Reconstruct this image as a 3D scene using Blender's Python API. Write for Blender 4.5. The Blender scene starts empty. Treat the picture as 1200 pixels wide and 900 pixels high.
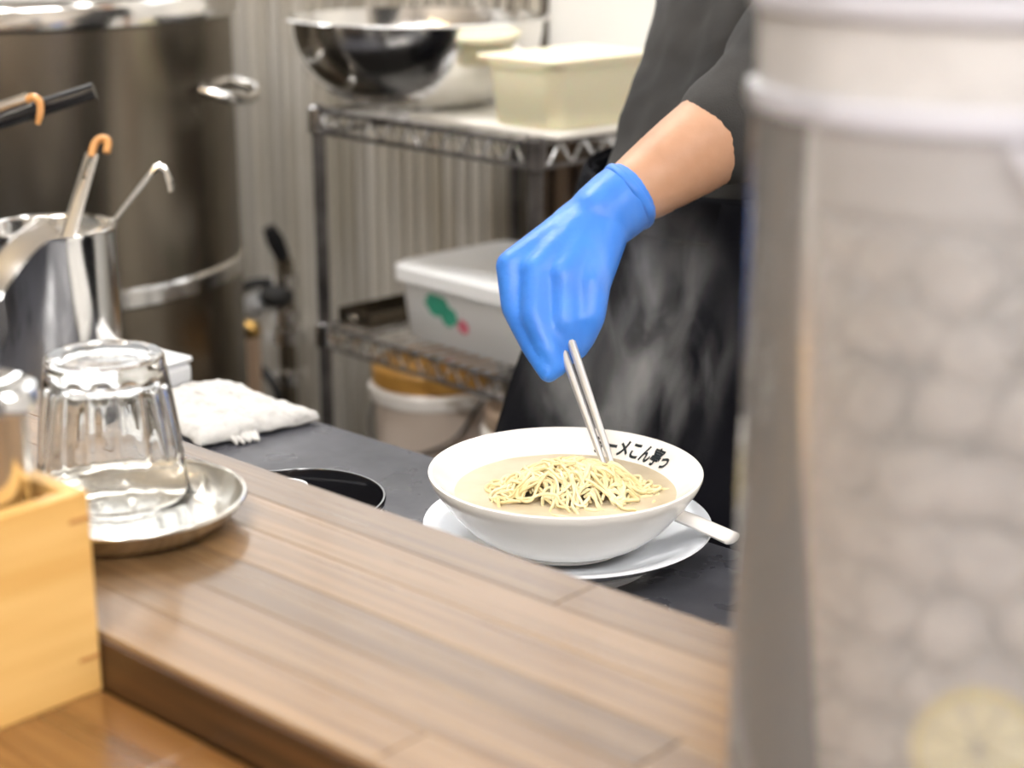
import bpy, bmesh, math, random
from mathutils import Vector, Matrix, Euler, noise
random.seed(7)
D = bpy.data
SC = bpy.context.scene
COL = SC.collection
R = math.radians

# ------------------------------------------------------------------ camera
cam_d = D.cameras.new('camera'); cam = D.objects.new('camera', cam_d); COL.objects.link(cam)
cam.location = (0, 0, 1.4012); cam.rotation_euler = (R(90 - 16.5), 0, R(42.3))
cam_d.lens = 60; cam_d.sensor_width = 36; cam_d.sensor_fit = 'HORIZONTAL'; cam_d.clip_start = 0.02
cam_d.dof.use_dof = True; cam_d.dof.focus_distance = 1.29; cam_d.dof.aperture_fstop = 4.5
SC.camera = cam
# ------------------------------------------------------------------ world, exposure
w = D.worlds.new('world'); SC.world = w; w.use_nodes = True
w.node_tree.nodes['Background'].inputs[0].default_value = (1, .97, .93, 1)
w.node_tree.nodes['Background'].inputs[1].default_value = .25
vs = SC.view_settings
vs.view_transform = 'Standard'; vs.look = 'None'; vs.gamma = 1; vs.use_curve_mapping = False; vs.exposure = 0.12
SC.cycles.use_denoising = True
SC.cycles.max_bounces = 12; SC.cycles.transparent_max_bounces = 24; SC.cycles.transmission_bounces = 12
SC.cycles.volume_bounces = 1
# lamps that light the room: (location, size x, size y, strength, tint); fixtures are built below
PANELS = [((-1.5, 1.55, 2.57), 1.7, .22, 9, (1, .985, .97)),
          ((-1.9, 1.05, 2.57), .22, .22, 140, (1, .98, .96)),
          ((.2, 1.5, 2.57), 1.2, .22, 8, (1, .985, .97)),
          ((-3.1, 1.2, 2.57), .22, 1.2, 14, (1, .98, .96)),
          ((.1, -.7, 2.57), 1.2, .35, 52, (1, .98, .97)),
          ((1.0, .2, 2.57), .35, 1.2, 30, (1, .98, .97))]  # last panel is an added unseen lamp that brightens the ice dispenser
ADDED_WINDOW = 1.15      # glow of an invented window, added to give the ledge its sheen
BULBS = [(-1.5, -.2, 2.05), (-1.05, -.45, 2.05), (-.6, -.7, 2.05), (-.15, -.95, 2.05)]

# ------------------------------------------------------------------ helpers
CP, SP, CY, SY = math.cos(R(16.5)), math.sin(R(16.5)), math.cos(R(42.3)), math.sin(R(42.3))
FH = Vector((-SY, CY, 0)); RT = Vector((CY, SY, 0)); UPV = Vector((0, 0, 1))
FW = FH * CP - UPV * SP; UV = FH * SP + UPV * CP; CAM = Vector((0, 0, 1.4012))
def at(u, v, d):            # a point seen in that direction, d metres into the room
    return CAM + (FW + RT * ((u - 600) / 2000) - UV * ((v - 450) / 2000)) * d
def atz(u, v, z):
    r = FW + RT * ((u - 600) / 2000) - UV * ((v - 450) / 2000)
    return CAM + r * ((z - CAM.z) / r.z)

def tag(o, label=None, cat=None, group=None, kind=None):
    if label: o['label'] = label
    if cat: o['category'] = cat
    if group: o['group'] = group
    if kind: o['kind'] = kind
    return o
def empty(name, loc=(0, 0, 0), rz=0):
    o = D.objects.new(name, None); COL.objects.link(o); o.empty_display_size = .02
    o.location = loc; o.rotation_euler = (0, 0, rz); return o
def add(name, me, mat, parent=None, loc=None, rot=None):
    o = D.objects.new(name, me); COL.objects.link(o)
    if mat is not None and not me.materials: me.materials.append(mat)
    if parent is not None: o.parent = parent
    if loc is not None: o.location = loc
    if rot is not None: o.rotation_euler = rot
    return o

class MB:
    def __init__(s): s.v = []; s.f = []
    def quadgrid(s, rows, close_u=False, close_v=False):
        b = len(s.v); n = len(rows); m = len(rows[0])
        for r in rows: s.v += [tuple(p) for p in r]
        for i in range(n if close_v else n - 1):
            for j in range(m if close_u else m - 1):
                s.f.append((b + i * m + j, b + i * m + (j + 1) % m, b + ((i + 1) % n) * m + (j + 1) % m, b + ((i + 1) % n) * m + j))
        return b
    def box(s, c, size, rz=0, rot=None):
        b = len(s.v); m = rot.to_matrix() if rot else Matrix.Rotation(rz, 3, 'Z')
        for z in (-.5, .5):
            for x, y in ((-.5, -.5), (.5, -.5), (.5, .5), (-.5, .5)):
                s.v.append(tuple(Vector(c) + m @ Vector((x * size[0], y * size[1], z * size[2]))))
        for q in ((3, 2, 1, 0), (4, 5, 6, 7), (0, 1, 5, 4), (1, 2, 6, 5), (2, 3, 7, 6), (3, 0, 4, 7)):
            s.f.append(tuple(b + k for k in q))
        return s
    def lathe(s, prof, n=48, c=(0, 0, 0), mod=None, closed=False):
        c = Vector(c); rows = []
        for (r, z) in prof:
            row = []
            for k in range(n):
                a = 2 * math.pi * k / n; rr = r * (mod(a, z) if mod else 1)
                row.append(c + Vector((rr * math.cos(a), rr * math.sin(a), z)))
            rows.append(row)
        s.quadgrid(rows, close_u=True, close_v=closed); return s
    def tube(s, path, rad, n=8, cap=True, flat=None, up=None):
        path = [Vector(p) for p in path]; m = len(path)
        if not isinstance(rad, (list, tuple)): rad = [rad] * m
        rows = []; last = None
        for i, p in enumerate(path):
            t = (path[min(i + 1, m - 1)] - path[max(i - 1, 0)]).normalized()
            if last is None:
                u0 = Vector(up) if up else (Vector((0, 0, 1)) if abs(t.z) < .9 else Vector((1, 0, 0)))
            else: u0 = last
            a = (u0 - t * u0.dot(t)).normalized(); last = a; bb = t.cross(a)
            fl = flat or 1
            rows.append([p + a * math.cos(2 * math.pi * k / n) * rad[i] + bb * math.sin(2 * math.pi * k / n) * rad[i] * fl for k in range(n)])
        b = s.quadgrid(rows, close_u=True)
        if cap:
            s.f.append(tuple(b + k for k in reversed(range(n)))); s.f.append(tuple(b + (m - 1) * n + k for k in range(n)))
        return s
    def capsule(s, p0, p1, r0, r1, n=20):
        p0, p1 = Vector(p0), Vector(p1); t = p1 - p0
        L = max(t.length, 1e-6); t = t / L
        path, rad = [], []
        for k in range(6):
            a = math.pi / 2 * (1 - k / 6); path.append(p0 - t * r0 * math.sin(a)); rad.append(max(r0 * math.cos(a), r0 * .04))
        for k in range(1, 4): path.append(p0 + t * L * k / 4); rad.append(r0 + (r1 - r0) * k / 4)
        for k in range(7):
            a = math.pi / 2 * k / 6; path.append(p1 + t * r1 * math.sin(a)); rad.append(max(r1 * math.cos(a), r1 * .04))
        return s.tube(path, rad, n)
    def chain(s, pts, rad):
        for i in range(len(pts) - 1): s.capsule(pts[i], pts[i + 1], rad[i], rad[i + 1])
        return s
    def ellipsoid(s, c, rx, ry, rz, M=None, n=20):
        rows = []
        for i in range(n // 2 + 1):
            a = math.pi * (i + .02) / (n / 2 + .04) - math.pi / 2; row = []
            for k in range(n):
                b = 2 * math.pi * k / n; q = Vector((rx * math.cos(a) * math.cos(b), ry * math.cos(a) * math.sin(b), rz * math.sin(a)))
                row.append(Vector(c) + (M @ q if M else q))
            rows.append(row)
        b = s.quadgrid(rows, close_u=True)
        s.f.append(tuple(b + k for k in reversed(range(n)))); s.f.append(tuple(b + (n // 2) * n + k for k in range(n)))
        return s
    def mesh(s, name, smooth=True, angle=40, fix=True):
        me = D.meshes.new(name); me.from_pydata(s.v, [], s.f)
        if fix:
            bm = bmesh.new(); bm.from_mesh(me); bmesh.ops.recalc_face_normals(bm, faces=bm.faces); bm.to_mesh(me); bm.free()
        if smooth:
            me.shade_smooth(); me.set_sharp_from_angle(angle=R(angle))
        me.update(); return me
    def build(s, name, mat, parent=None, smooth=True, angle=40, bevel=0, seg=2, loc=None, rot=None):
        o = add(name, s.mesh(name, smooth, angle), mat, parent, loc, rot)
        if bevel:
            b = o.modifiers.new('bevel', 'BEVEL'); b.width = bevel; b.segments = seg; b.limit_method = 'ANGLE'; b.angle_limit = R(40)
        return o
def blob(mb, name, mat, parent, voxel, it=8, fac=.5):
    me = mb.mesh(name, True, 180)
    o = add(name, me, mat, parent)
    m = o.modifiers.new('remesh', 'REMESH'); m.mode = 'VOXEL'; m.voxel_size = voxel; m.use_smooth_shade = True
    s = o.modifiers.new('smooth', 'SMOOTH'); s.iterations = it; s.factor = fac
    return o
def spline(pts, n=8):
    pts = [Vector(p) for p in pts]; out = []
    P = [pts[0] * 2 - pts[1]] + pts + [pts[-1] * 2 - pts[-2]]
    for i in range(1, len(P) - 2):
        for k in range(n):
            t = k / n
            out.append(.5 * ((2 * P[i]) + (P[i + 1] - P[i - 1]) * t + (2 * P[i - 1] - 5 * P[i] + 4 * P[i + 1] - P[i + 2]) * t * t + (-P[i - 1] + 3 * P[i] - 3 * P[i + 1] + P[i + 2]) * t ** 3))
    out.append(pts[-1]); return out

# ------------------------------------------------------------------ materials
def mat(name, c1, c2=None, scale=8, stretch=(1, 1, 1), rough=.5, metal=0, bump=0, bscale=60, bstretch=None, trans=0, ior=1.45,
        spec=.5, coat=0, sss=0, rvar=0, emit=None, estr=0, contrast=(.35, .65), rand=0, sheen=0):
    m = D.materials.new(name); m.use_nodes = True; nt = m.node_tree; b = nt.nodes['Principled BSDF']
    b.inputs['Base Color'].default_value = (*c1, 1); b.inputs['Roughness'].default_value = rough; b.inputs['Metallic'].default_value = metal
    b.inputs['IOR'].default_value = ior; b.inputs['Specular IOR Level'].default_value = spec
    b.inputs['Transmission Weight'].default_value = trans; b.inputs['Coat Weight'].default_value = coat; b.inputs['Coat Roughness'].default_value = .14
    b.inputs['Sheen Weight'].default_value = sheen
    if sss:
        b.inputs['Subsurface Weight'].default_value = sss; b.inputs['Subsurface Radius'].default_value = (.01, .005, .003); b.inputs['Subsurface Scale'].default_value = .5
    if emit: b.inputs['Emission Color'].default_value = (*emit, 1); b.inputs['Emission Strength'].default_value = estr
    L = nt.links.new
    tc = nt.nodes.new('ShaderNodeTexCoord')
    src = tc.outputs['Object']
    if rand:
        oi = nt.nodes.new('ShaderNodeObjectInfo'); vm = nt.nodes.new('ShaderNodeVectorMath'); vm.operation = 'ADD'
        sc = nt.nodes.new('ShaderNodeMath'); sc.operation = 'MULTIPLY'; sc.inputs[1].default_value = 37
        L(oi.outputs['Random'], sc.inputs[0]); L(src, vm.inputs[0]); L(sc.outputs[0], vm.inputs[1]); src = vm.outputs[0]
    def tex(scl, st, detail=5):
        mp = nt.nodes.new('ShaderNodeMapping'); mp.inputs['Scale'].default_value = st; L(src, mp.inputs[0])
        n = nt.nodes.new('ShaderNodeTexNoise'); n.inputs['Scale'].default_value = scl; n.inputs['Detail'].default_value = detail; L(mp.outputs[0], n.inputs[0]); return n.outputs[0]
    if c2:
        t = tex(scale, stretch); rp = nt.nodes.new('ShaderNodeValToRGB')
        rp.color_ramp.elements[0].position, rp.color_ramp.elements[1].position = contrast
        rp.color_ramp.elements[0].color = (*c1, 1); rp.color_ramp.elements[1].color = (*c2, 1); L(t, rp.inputs[0]); out = rp.outputs[0]
        if rand:
            hv = nt.nodes.new('ShaderNodeHueSaturation'); mr = nt.nodes.new('ShaderNodeMapRange')
            mr.inputs[3].default_value = 1 - rand; mr.inputs[4].default_value = 1 + rand
            L(oi.outputs['Random'], mr.inputs[0]); L(mr.outputs[0], hv.inputs['Value']); L(out, hv.inputs['Color']); out = hv.outputs[0]
        L(out, b.inputs['Base Color'])
    if rvar:
        t = tex(scale * 1.7, stretch); mr = nt.nodes.new('ShaderNodeMapRange'); mr.inputs[1].default_value = .3; mr.inputs[2].default_value = .7
        mr.inputs[3].default_value = max(rough - rvar, .02); mr.inputs[4].default_value = rough + rvar; L(t, mr.inputs[0]); L(mr.outputs[0], b.inputs['Roughness'])
    if bump:
        t = tex(bscale, bstretch or (1, 1, 1)); bp = nt.nodes.new('ShaderNodeBump'); bp.inputs['Strength'].default_value = bump; bp.inputs['Distance'].default_value = .002
        L(t, bp.inputs['Height']); L(bp.outputs[0], b.inputs['Normal'])
    return m
def clear_plastic(name, tint=(1, 1, 1), frost=0, frost_col=(.85, .84, .83), gloss_rough=.08, nscale=0, ior=1.45, split=.5):
    """thin clear or frosted plastic wall: lets light through, mirrors a little at its face"""
    m = D.materials.new(name); m.use_nodes = True; nt = m.node_tree; nt.nodes.clear(); L = nt.links.new
    o = nt.nodes.new('ShaderNodeOutputMaterial'); tr = nt.nodes.new('ShaderNodeBsdfTransparent'); tr.inputs[0].default_value = (*tint, 1)
    gl = nt.nodes.new('ShaderNodeBsdfGlossy'); gl.inputs['Roughness'].default_value = gloss_rough
    fr = nt.nodes.new('ShaderNodeFresnel'); fr.inputs[0].default_value = ior
    base = tr.outputs[0]
    if frost:
        df = nt.nodes.new('ShaderNodeBsdfDiffuse'); df.inputs[0].default_value = (*frost_col, 1)
        tl = nt.nodes.new('ShaderNodeBsdfTranslucent'); tl.inputs[0].default_value = (*frost_col, 1)
        a = nt.nodes.new('ShaderNodeMixShader'); a.inputs[0].default_value = split; L(df.outputs[0], a.inputs[1]); L(tl.outputs[0], a.inputs[2])
        mx = nt.nodes.new('ShaderNodeMixShader'); mx.inputs[0].default_value = frost; L(base, mx.inputs[1]); L(a.outputs[0], mx.inputs[2]); base = mx.outputs[0]
        if nscale:
            tc = nt.nodes.new('ShaderNodeTexCoord'); n = nt.nodes.new('ShaderNodeTexNoise'); n.inputs['Scale'].default_value = nscale; n.inputs['Detail'].default_value = 6
            mr = nt.nodes.new('ShaderNodeMapRange'); mr.inputs[1].default_value = .35; mr.inputs[2].default_value = .65; mr.inputs[3].default_value = frost * .75; mr.inputs[4].default_value = min(1, frost * 1.25)
            L(tc.outputs['Object'], n.inputs[0]); L(n.outputs[0], mr.inputs[0]); L(mr.outputs[0], mx.inputs[0])
    m2 = nt.nodes.new('ShaderNodeMixShader'); L(fr.outputs[0], m2.inputs[0]); L(base, m2.inputs[1]); L(gl.outputs[0], m2.inputs[2]); L(m2.outputs[0], o.inputs[0])
    return m

M = {}
M['wood_top'] = mat('wood_ledge', (.105, .055, .022), (.235, .145, .068), 7, (.5, 26, 26), rough=.32, bump=.12, bscale=26, bstretch=(.5, 16, 16), rvar=.06, contrast=(.25, .75), rand=.24, coat=.55, spec=.35)
M['wood_low'] = mat('wood_counter', (.12, .052, .014), (.21, .10, .03), 7, (.6, 12, 12), rough=.22, bump=.06, bscale=26, bstretch=(.5, 14, 14), rand=.14, coat=.8)
M['wood_edge'] = mat('wood_edge', (.03, .013, .004), (.07, .031, .009), 9, (.8, 6, 18), rough=.45, bump=.15, bscale=26, bstretch=(.5, 6, 20))
M['hinoki'] = mat('pale_box_wood', (.58, .33, .095), (.68, .43, .155), 6, (10, .7, 10), rough=.45, bump=.05, bscale=30, bstretch=(14, 1, 14))
M['spline'] = mat('box_spline_wood', (.42, .2, .06), rough=.5)
M['slate'] = mat('worktop_slate', (.03, .031, .038), (.085, .086, .10), 14, rough=.32, bump=.08, bscale=90, rvar=.1, contrast=(.25, .85))
M['steel'] = mat('polished_steel', (.80, .79, .77), rough=.14, metal=1, bump=.02, bscale=30, bstretch=(1, 1, .1))
M['steel_b'] = mat('brushed_steel', (.31, .275, .225), (.20, .172, .135), 5, (1, 1, .25), rough=.27, metal=1, bump=.05, bscale=60, bstretch=(1, 1, .05))
M['steel_tray'] = mat('tray_steel', (.82, .79, .73), rough=.18, metal=1)
M['steel_dark'] = mat('dark_wire_steel', (.07, .065, .065), (.17, .16, .155), 20, rough=.35, metal=.7)
M['chrome'] = mat('chrome', (.85, .85, .86), rough=.08, metal=1)
M['brass'] = mat('brass', (.75, .48, .16), rough=.25, metal=1)
M['copper'] = mat('tan_pipe', (.62, .44, .30), rough=.5)
M['orange'] = mat('orange_hook_sleeve', (.62, .30, .10), rough=.35)
M['black_pl'] = mat('black_handle', (.012, .012, .014), rough=.25)
M['black_en'] = mat('black_enamel', (.008, .008, .01), rough=.1, coat=.5)
M['white_en'] = mat('white_enamel', (.82, .83, .84), rough=.12, coat=.5)
M['porcelain'] = mat('porcelain_bowl', (.83, .80, .75), rough=.12, coat=.5, bump=.01, bscale=300)
M['porcelain2'] = mat('porcelain_saucer', (.78, .82, .88), rough=.08, coat=.6)
M['spoonw'] = mat('spoon_melamine', (.86, .83, .80), rough=.2)
M['ink'] = mat('black_ink', (.02, .025, .025), rough=.3)
M['noodle'] = mat('noodle', (.62, .51, .26), (.74, .64, .39), 40, rough=.35, sss=.12, spec=.6)
M['glass'] = mat('clear_glass', (.94, .955, .96), rough=.0, trans=1, ior=1.5)
M['towel'] = mat('white_towel', (.50, .49, .47), (.62, .61, .59), 60, rough=.95, bump=1.0, bscale=400, sheen=.05)
M['wplastic'] = mat('white_plastic', (.80, .81, .82), rough=.35)
M['lidw'] = mat('white_lid', (.86, .87, .88), rough=.3)
M['cream'] = mat('cream_translucent_plastic', (.92, .86, .64), rough=.35, sss=.3)
M['board'] = mat('white_board', (.88, .86, .80), rough=.5)
M['green'] = mat('green_print', (.05, .33, .22), rough=.4)
M['pink'] = mat('pink_print', (.62, .16, .22), rough=.4)
M['bucket'] = mat('pale_bucket', (.66, .56, .48), rough=.5)
M['bucket2'] = mat('tan_bucket', (.40, .30, .22), rough=.55)
M['ochre'] = mat('ochre_lid', (.52, .28, .06), (.38, .19, .04), 14, rough=.5)
M['bucketw'] = mat('bucket_rim', (.82, .79, .75), rough=.4)
M['crate'] = mat('dark_crate_wood', (.06, .04, .028), (.12, .085, .06), 10, (8, 8, .6), rough=.6)
M['crate2'] = mat('brown_crate_wood', (.20, .13, .08), (.15, .1, .065), 10, (8, 8, .6), rough=.6)
M['rib'] = mat('corrugated_sheet', (.40, .36, .29), (.54, .51, .46), 3, (6, 1, .5), rough=.42, metal=.25, rand=.12)
M['ribback'] = mat('sheet_backing', (.10, .085, .07), rough=.6)
M['wall'] = mat('wall_white', (.84, .825, .79), (.80, .785, .74), 3, rough=.6)
M['wallwarm'] = mat('wall_warm', (.72, .67, .60), (.66, .6, .53), 2, rough=.7)
M['ceil'] = mat('ceiling_white', (.85, .84, .82), rough=.8)
M['floor'] = mat('floor_concrete', (.10, .095, .09), (.15, .14, .13), 5, rough=.5)
M['dark'] = mat('dark_cabinet', (.035, .032, .03), rough=.5)
M['iron'] = mat('cast_iron', (.025, .024, .023), rough=.6)
M['skin'] = mat('skin', (.41, .22, .13), (.48, .275, .175), 30, rough=.5, sss=.12, bump=.05, bscale=400)
M['hair'] = mat('hair_black', (.01, .009, .008), rough=.5)
M['shirt'] = mat('charcoal_shirt', (.03, .03, .03), (.045, .044, .043), 12, rough=.9, bump=.3, bscale=900, sheen=.05, spec=.2)
M['apron'] = mat('black_apron', (.0025, .0025, .004), (.005, .005, .007), 10, rough=.85, bump=.25, bscale=500, spec=.06)
M['trouser'] = mat('black_trousers', (.012, .012, .014), rough=.9)
M['glove'] = mat('blue_nitrile', (.04, .20, .68), (.035, .175, .62), 30, rough=.42, bump=.8, bscale=45, bstretch=(1, 1, 1), sss=.06, spec=.5)
M['chop'] = mat('steel_chopstick', (.64, .64, .65), rough=.35, metal=.8)
M['frame'] = mat('lamp_frame', (.8, .8, .8), rough=.4)
M['shell'] = clear_plastic('dispenser_clear_plastic', (.99, .99, 1), frost=.25, frost_col=(.95, .945, .95), gloss_rough=.05, ior=1.3)
M['liner'] = clear_plastic('dispenser_frosted_liner', (.97, .96, .95), frost=.04, frost_col=(.92, .91, .90), gloss_rough=.2, ior=1.15)
M['mist'] = clear_plastic('dispenser_misted_liner', (.97, .96, .96), frost=.72, frost_col=(.84, .825, .82), gloss_rough=.25, nscale=14)
M['rimpl'] = clear_plastic('dispenser_rim_plastic', (.95, .95, .98), frost=.62, frost_col=(.86, .86, .92), gloss_rough=.1)
M['ice'] = clear_plastic('ice', (.93, .94, .96), frost=.92, frost_col=(.96, .955, .95), gloss_rough=.08, nscale=60, ior=1.31, split=.22)
M['lemon'] = mat('lemon_rind', (.85, .68, .12), (.92, .8, .3), 20, rough=.4, sss=.2)
M['lemonin'] = mat('lemon_flesh', (.9, .83, .45), rough=.4)
def broth_mat():
    m = mat('broth', (.42, .34, .22), (.54, .46, .33), 26, rough=.3, coat=0, spec=.4, contrast=(.3, .7), bump=.03, bscale=90); return m
M['broth'] = broth_mat()

# ------------------------------------------------------------------ the setting
def struct(name, mb, m, label, cat):
    return tag(mb.build(name, m, smooth=False), label, cat, kind='structure')
struct('floor', MB().box((-.85, -.2, -.05), (6.9, 4.8, .1)), M['floor'], 'dark grey concrete floor under the counters', 'floor')
struct('ceiling', MB().box((-.85, -.2, 2.65), (6.9, 4.8, .1)), M['ceil'], 'white ceiling with long light panels', 'ceiling')
struct('wall_back', MB().box((-.85, 2.15, 1.3), (6.7, .1, 2.6)), M['wall'], 'cream white kitchen wall behind the wire rack', 'wall')
struct('wall_left', MB().box((-4.15, -.2, 1.3), (.1, 4.6, 2.6)), M['wall'], 'cream white end wall beyond the stock pot', 'wall')
struct('wall_right', MB().box((2.45, -.2, 1.3), (.1, 4.6, 2.6)), M['wallwarm'], 'warm beige dining room side wall', 'wall')
struct('wall_front', MB().box((-.85, -2.45, 1.3), (6.7, .1, 2.6)), M['wallwarm'], 'warm beige dining room wall opposite the kitchen', 'wall')

# added unseen window; its glowing panes put a white sheen on the ledge
WX0, WX1, WZ0, WZ1 = -3.70, -1.10, 1.50, 2.42
win = empty('added_window_1', ((WX0 + WX1) / 2, 2.095, WZ0)); tag(win, 'wide glowing window added above the wire rack for the ledge sheen', 'window', kind='structure')
ww, wh_ = WX1 - WX0, WZ1 - WZ0
for q in (0, 1): MB().box((0, -.015, q * wh_), (ww + .05, .04, .04)).build('added_window_frame', M['frame'], win, smooth=False)
for q in range(5): MB().box((-ww / 2 + ww * q / 4, -.012, wh_ / 2), (.03, .034, wh_ - .04)).build('mullion', M['frame'], win, smooth=False)
pm = mat('added_window_glow', (.8, .8, .8), rough=.4, emit=(.93, .97, 1), estr=ADDED_WINDOW)
for q in range(4): MB().box((-ww / 2 + ww * (q + .5) / 4, -.002, wh_ / 2), (ww / 4 - .03, .008, wh_ - .04)).build('glow_pane', pm, win, smooth=False)
# lamps
for i, (p, sx, sy, st, tint) in enumerate(PANELS):
    t = empty('ceiling_light', p)
    wh = ['above the kitchen aisle', 'square one above the utensil canister', 'above the kitchen right end', 'above the stock pot', 'above the dining side', 'added above the dining side to brighten the dispenser'][i]
    tag(t, 'flat white ceiling light panel ' + wh, 'light', 'ceiling light panels')
    fr = MB()
    for q in (-1, 1):
        fr.box((q * (sx / 2 + .01), 0, .008), (.02, sy + .04, .036)); fr.box((0, q * (sy / 2 + .01), .008), (sx, .02, .036))
    fr.build('frame', M['frame'], t, smooth=False)
    MB().box((0, 0, .012), (sx, sy, .02)).build('diffuser', mat('lamp_diffuser_%d' % i, (.9, .9, .9), emit=tint, estr=st), t, smooth=False)
bm_ = mat('bulb_glow', (1, .9, .7), emit=(1, .74, .42), estr=60)
for i, p in enumerate(BULBS):
    t = empty('pendant_lamp', p)
    tag(t, 'small warm globe pendant lamp on a black cord, %s over the seats' % ['first', 'second', 'third', 'fourth'][i], 'lamp', 'warm pendant lamps over the seats')
    MB().ellipsoid((0, 0, 0), .045, .045, .045).build('globe', bm_, t)
    MB().lathe([(.004, .05), (.02, .05), (.02, .09), (.004, .10)], 16).build('socket', M['black_pl'], t)
    MB().tube([(0, 0, .09), (0, 0, .55)], .003, 6).build('cord', M['black_pl'], t)

# ------------------------------------------------------------------ counters
ZL, ZW, ZB = 1.0, 1.03, .892
Y0, Y1 = .453, .673
# upper ledge of laminated planks
led = empty('wooden_ledge', (0, 0, 0)); tag(led, 'raised ledge of pale worn laminated wood beside the black worktop', 'counter')
nst = 6; sw = (Y1 - Y0) / nst
for s in range(nst):
    x = -2.1 - random.random() * .3
    while x < .55:
        ln = random.uniform(.45, .85); x2 = min(x + ln, .6)
        bx = MB().box((0, 0, 0), (x2 - x - .0005, sw - .0003, .03))
        o = bx.build('plank', M['wood_top'], led, smooth=False, bevel=.0004, seg=1, loc=((x + x2) / 2, Y0 + sw * (s + .5), ZW - .015)); x = x2
MB().box((-.8, Y0 - .0012, ZW - .0165), (2.8, .0024, .027)).build('front_edging', M['wood_edge'], led, smooth=False)
MB().box((-.8, .60, .96), (2.8, .12, .08)).build('support_rail', M['dark'], led, smooth=False)
# lower eating counter
low = empty('eating_counter', (0, 0, 0)); tag(low, 'glossy brown wooden eating counter below the ledge', 'counter')
for s in range(6):
    x = -2.2 - random.random() * .4
    while x < .55:
        ln = random.uniform(.7, 1.1); x2 = min(x + ln, .6)
        MB().box((0, 0, 0), (x2 - x - .0005, .0647, .035)).build('plank', M['wood_low'], low, smooth=False, bevel=.0007, seg=1, loc=((x + x2) / 2, .0905 + .0652 * s, ZL - .0175)); x = x2
MB().box((-.8, .44, .48), (2.8, .04, .965)).build('front_panel', M['wood_edge'], low, smooth=False)
# kitchen worktop and its base
wt = empty('worktop', (0, 0, 0)); tag(wt, 'dark grey slate kitchen worktop behind the wooden ledge', 'worktop')
MB().box((-.75, .862, ZB - .02), (2.7, .376, .04)).build('slab', M['slate'], wt, smooth=False, bevel=.003)
bc = empty('base_cabinet', (0, 0, 0)); tag(bc, 'dark cabinet carrying the slate worktop', 'cabinet')
MB().box((-.75, .78, .4255), (2.66, .28, .851)).build('body', M['dark'], bc, smooth=False)
for i in range(5):
    dr = MB().box((-2.08 + .532 * (i + .5), .94, .46), (.52, .018, .76)).build('door', M['dark'], bc, smooth=False, bevel=.002)
    MB().tube([(-2.08 + .532 * (i + .5) - .06, .957, .78), (-2.08 + .532 * (i + .5) + .06, .957, .78)], .006, 8).build('handle', M['steel'], dr)

# ------------------------------------------------------------------ ramen bowl, saucer, spoon, noodles
BC = Vector((-.800, .940, 0))
sau = empty('saucer', (BC.x - .001, BC.y + .004, ZB)); tag(sau, 'wide white saucer under the ramen bowl on the dark worktop', 'saucer')
MB().lathe([(.0, .013), (.05, .013), (.075, .0175), (.098, .0280), (.109, .0325), (.1115, .0325), (.112, .031), (.100, .0235), (.080, .012), (.067, .0065), (.065, 0), (.061, 0), (.059, .006), (0, .006)], 72).build('dish', M['porcelain2'], sau)
bowl = empty('ramen_bowl', (BC.x, BC.y, ZB + .0165)); tag(bowl, 'wide white ramen bowl full of pale broth and noodles', 'bowl')
INNER = [(.0, .010), (.045, .010), (.060, .0165), (.071, .0255), (.0845, .0420), (.0975, .0535), (.1018, .0586)]
prof = INNER + [(.1036, .0597), (.1051, .0591), (.1053, .0575), (.1030, .0515), (.0945, .0385), (.0815, .0225), (.0690, .0115), (.0575, .0055), (.051, .0035), (.049, .0), (.045, 0), (.044, .004), (0, .004)]
MB().lathe(prof, 96).build('vessel', M['porcelain'], bowl, angle=60)
def inner_r(z):
    for (r0, z0), (r1, z1) in zip(INNER, INNER[1:]):
        if z0 <= z <= z1 and z1 > z0: return r0 + (r1 - r0) * (z - z0) / (z1 - z0)
    return INNER[-1][0]
# black brush lettering on the far inside wall
try:
    cu = D.curves.new('lettering_text', 'FONT'); cu.body = '\u30e9\u30fc\u30e1\u3053\u3093\u4ead\u3063'; cu.size = 1; cu.offset = .035
    to = D.objects.new('lettering_text', cu); COL.objects.link(to)
    bpy.context.view_layer.update(); dg = bpy.context.evaluated_depsgraph_get()
    lm = D.meshes.new_from_object(to.evaluated_get(dg)); D.objects.remove(to)
    bmx = bmesh.new(); bmx.from_mesh(lm)
    xs = [v.co.x for v in bmx.verts]; ys = [v.co.y for v in bmx.verts]; x0, x1, y0, y1 = min(xs), max(xs), min(ys), max(ys)
    for v in bmx.verts:
        u = (v.co.x - x0) / (x1 - x0); t = (v.co.y - y0) / (y1 - y0)
        al = R(16 + 47 * u); z = .0440 + .0118 * t; r = inner_r(z) - .0006
        q = FH * math.cos(al) * r + RT * math.sin(al) * r; v.co = (q.x, q.y, z + .0003)
    bmx.to_mesh(lm); bmx.free(); lm.materials.clear()
    ob = add('lettering', lm, M['ink'], bowl); ob['label'] = 'black brush-style Japanese lettering inside the rim'
except Exception as e:
    print('lettering failed', e)
ZBR = .0425
br = MB(); rows = []
for i in range(15):
    r = (inner_r(ZBR) + .0003) * i / 14 + 1e-5
    rows.append([Vector((r * math.cos(2 * math.pi * k / 72), r * math.sin(2 * math.pi * k / 72), .0004 * noise.noise(Vector((r * 60 * math.cos(k * .087), r * 60 * math.sin(k * .087), 0))))) for k in range(72)])
br.quadgrid(rows, close_u=True)
tag(br.build('broth', M['broth'], None, loc=(BC.x, BC.y, ZB + .0165 + ZBR)), 'cloudy beige soup broth filling the white ramen bowl', 'broth')

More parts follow.
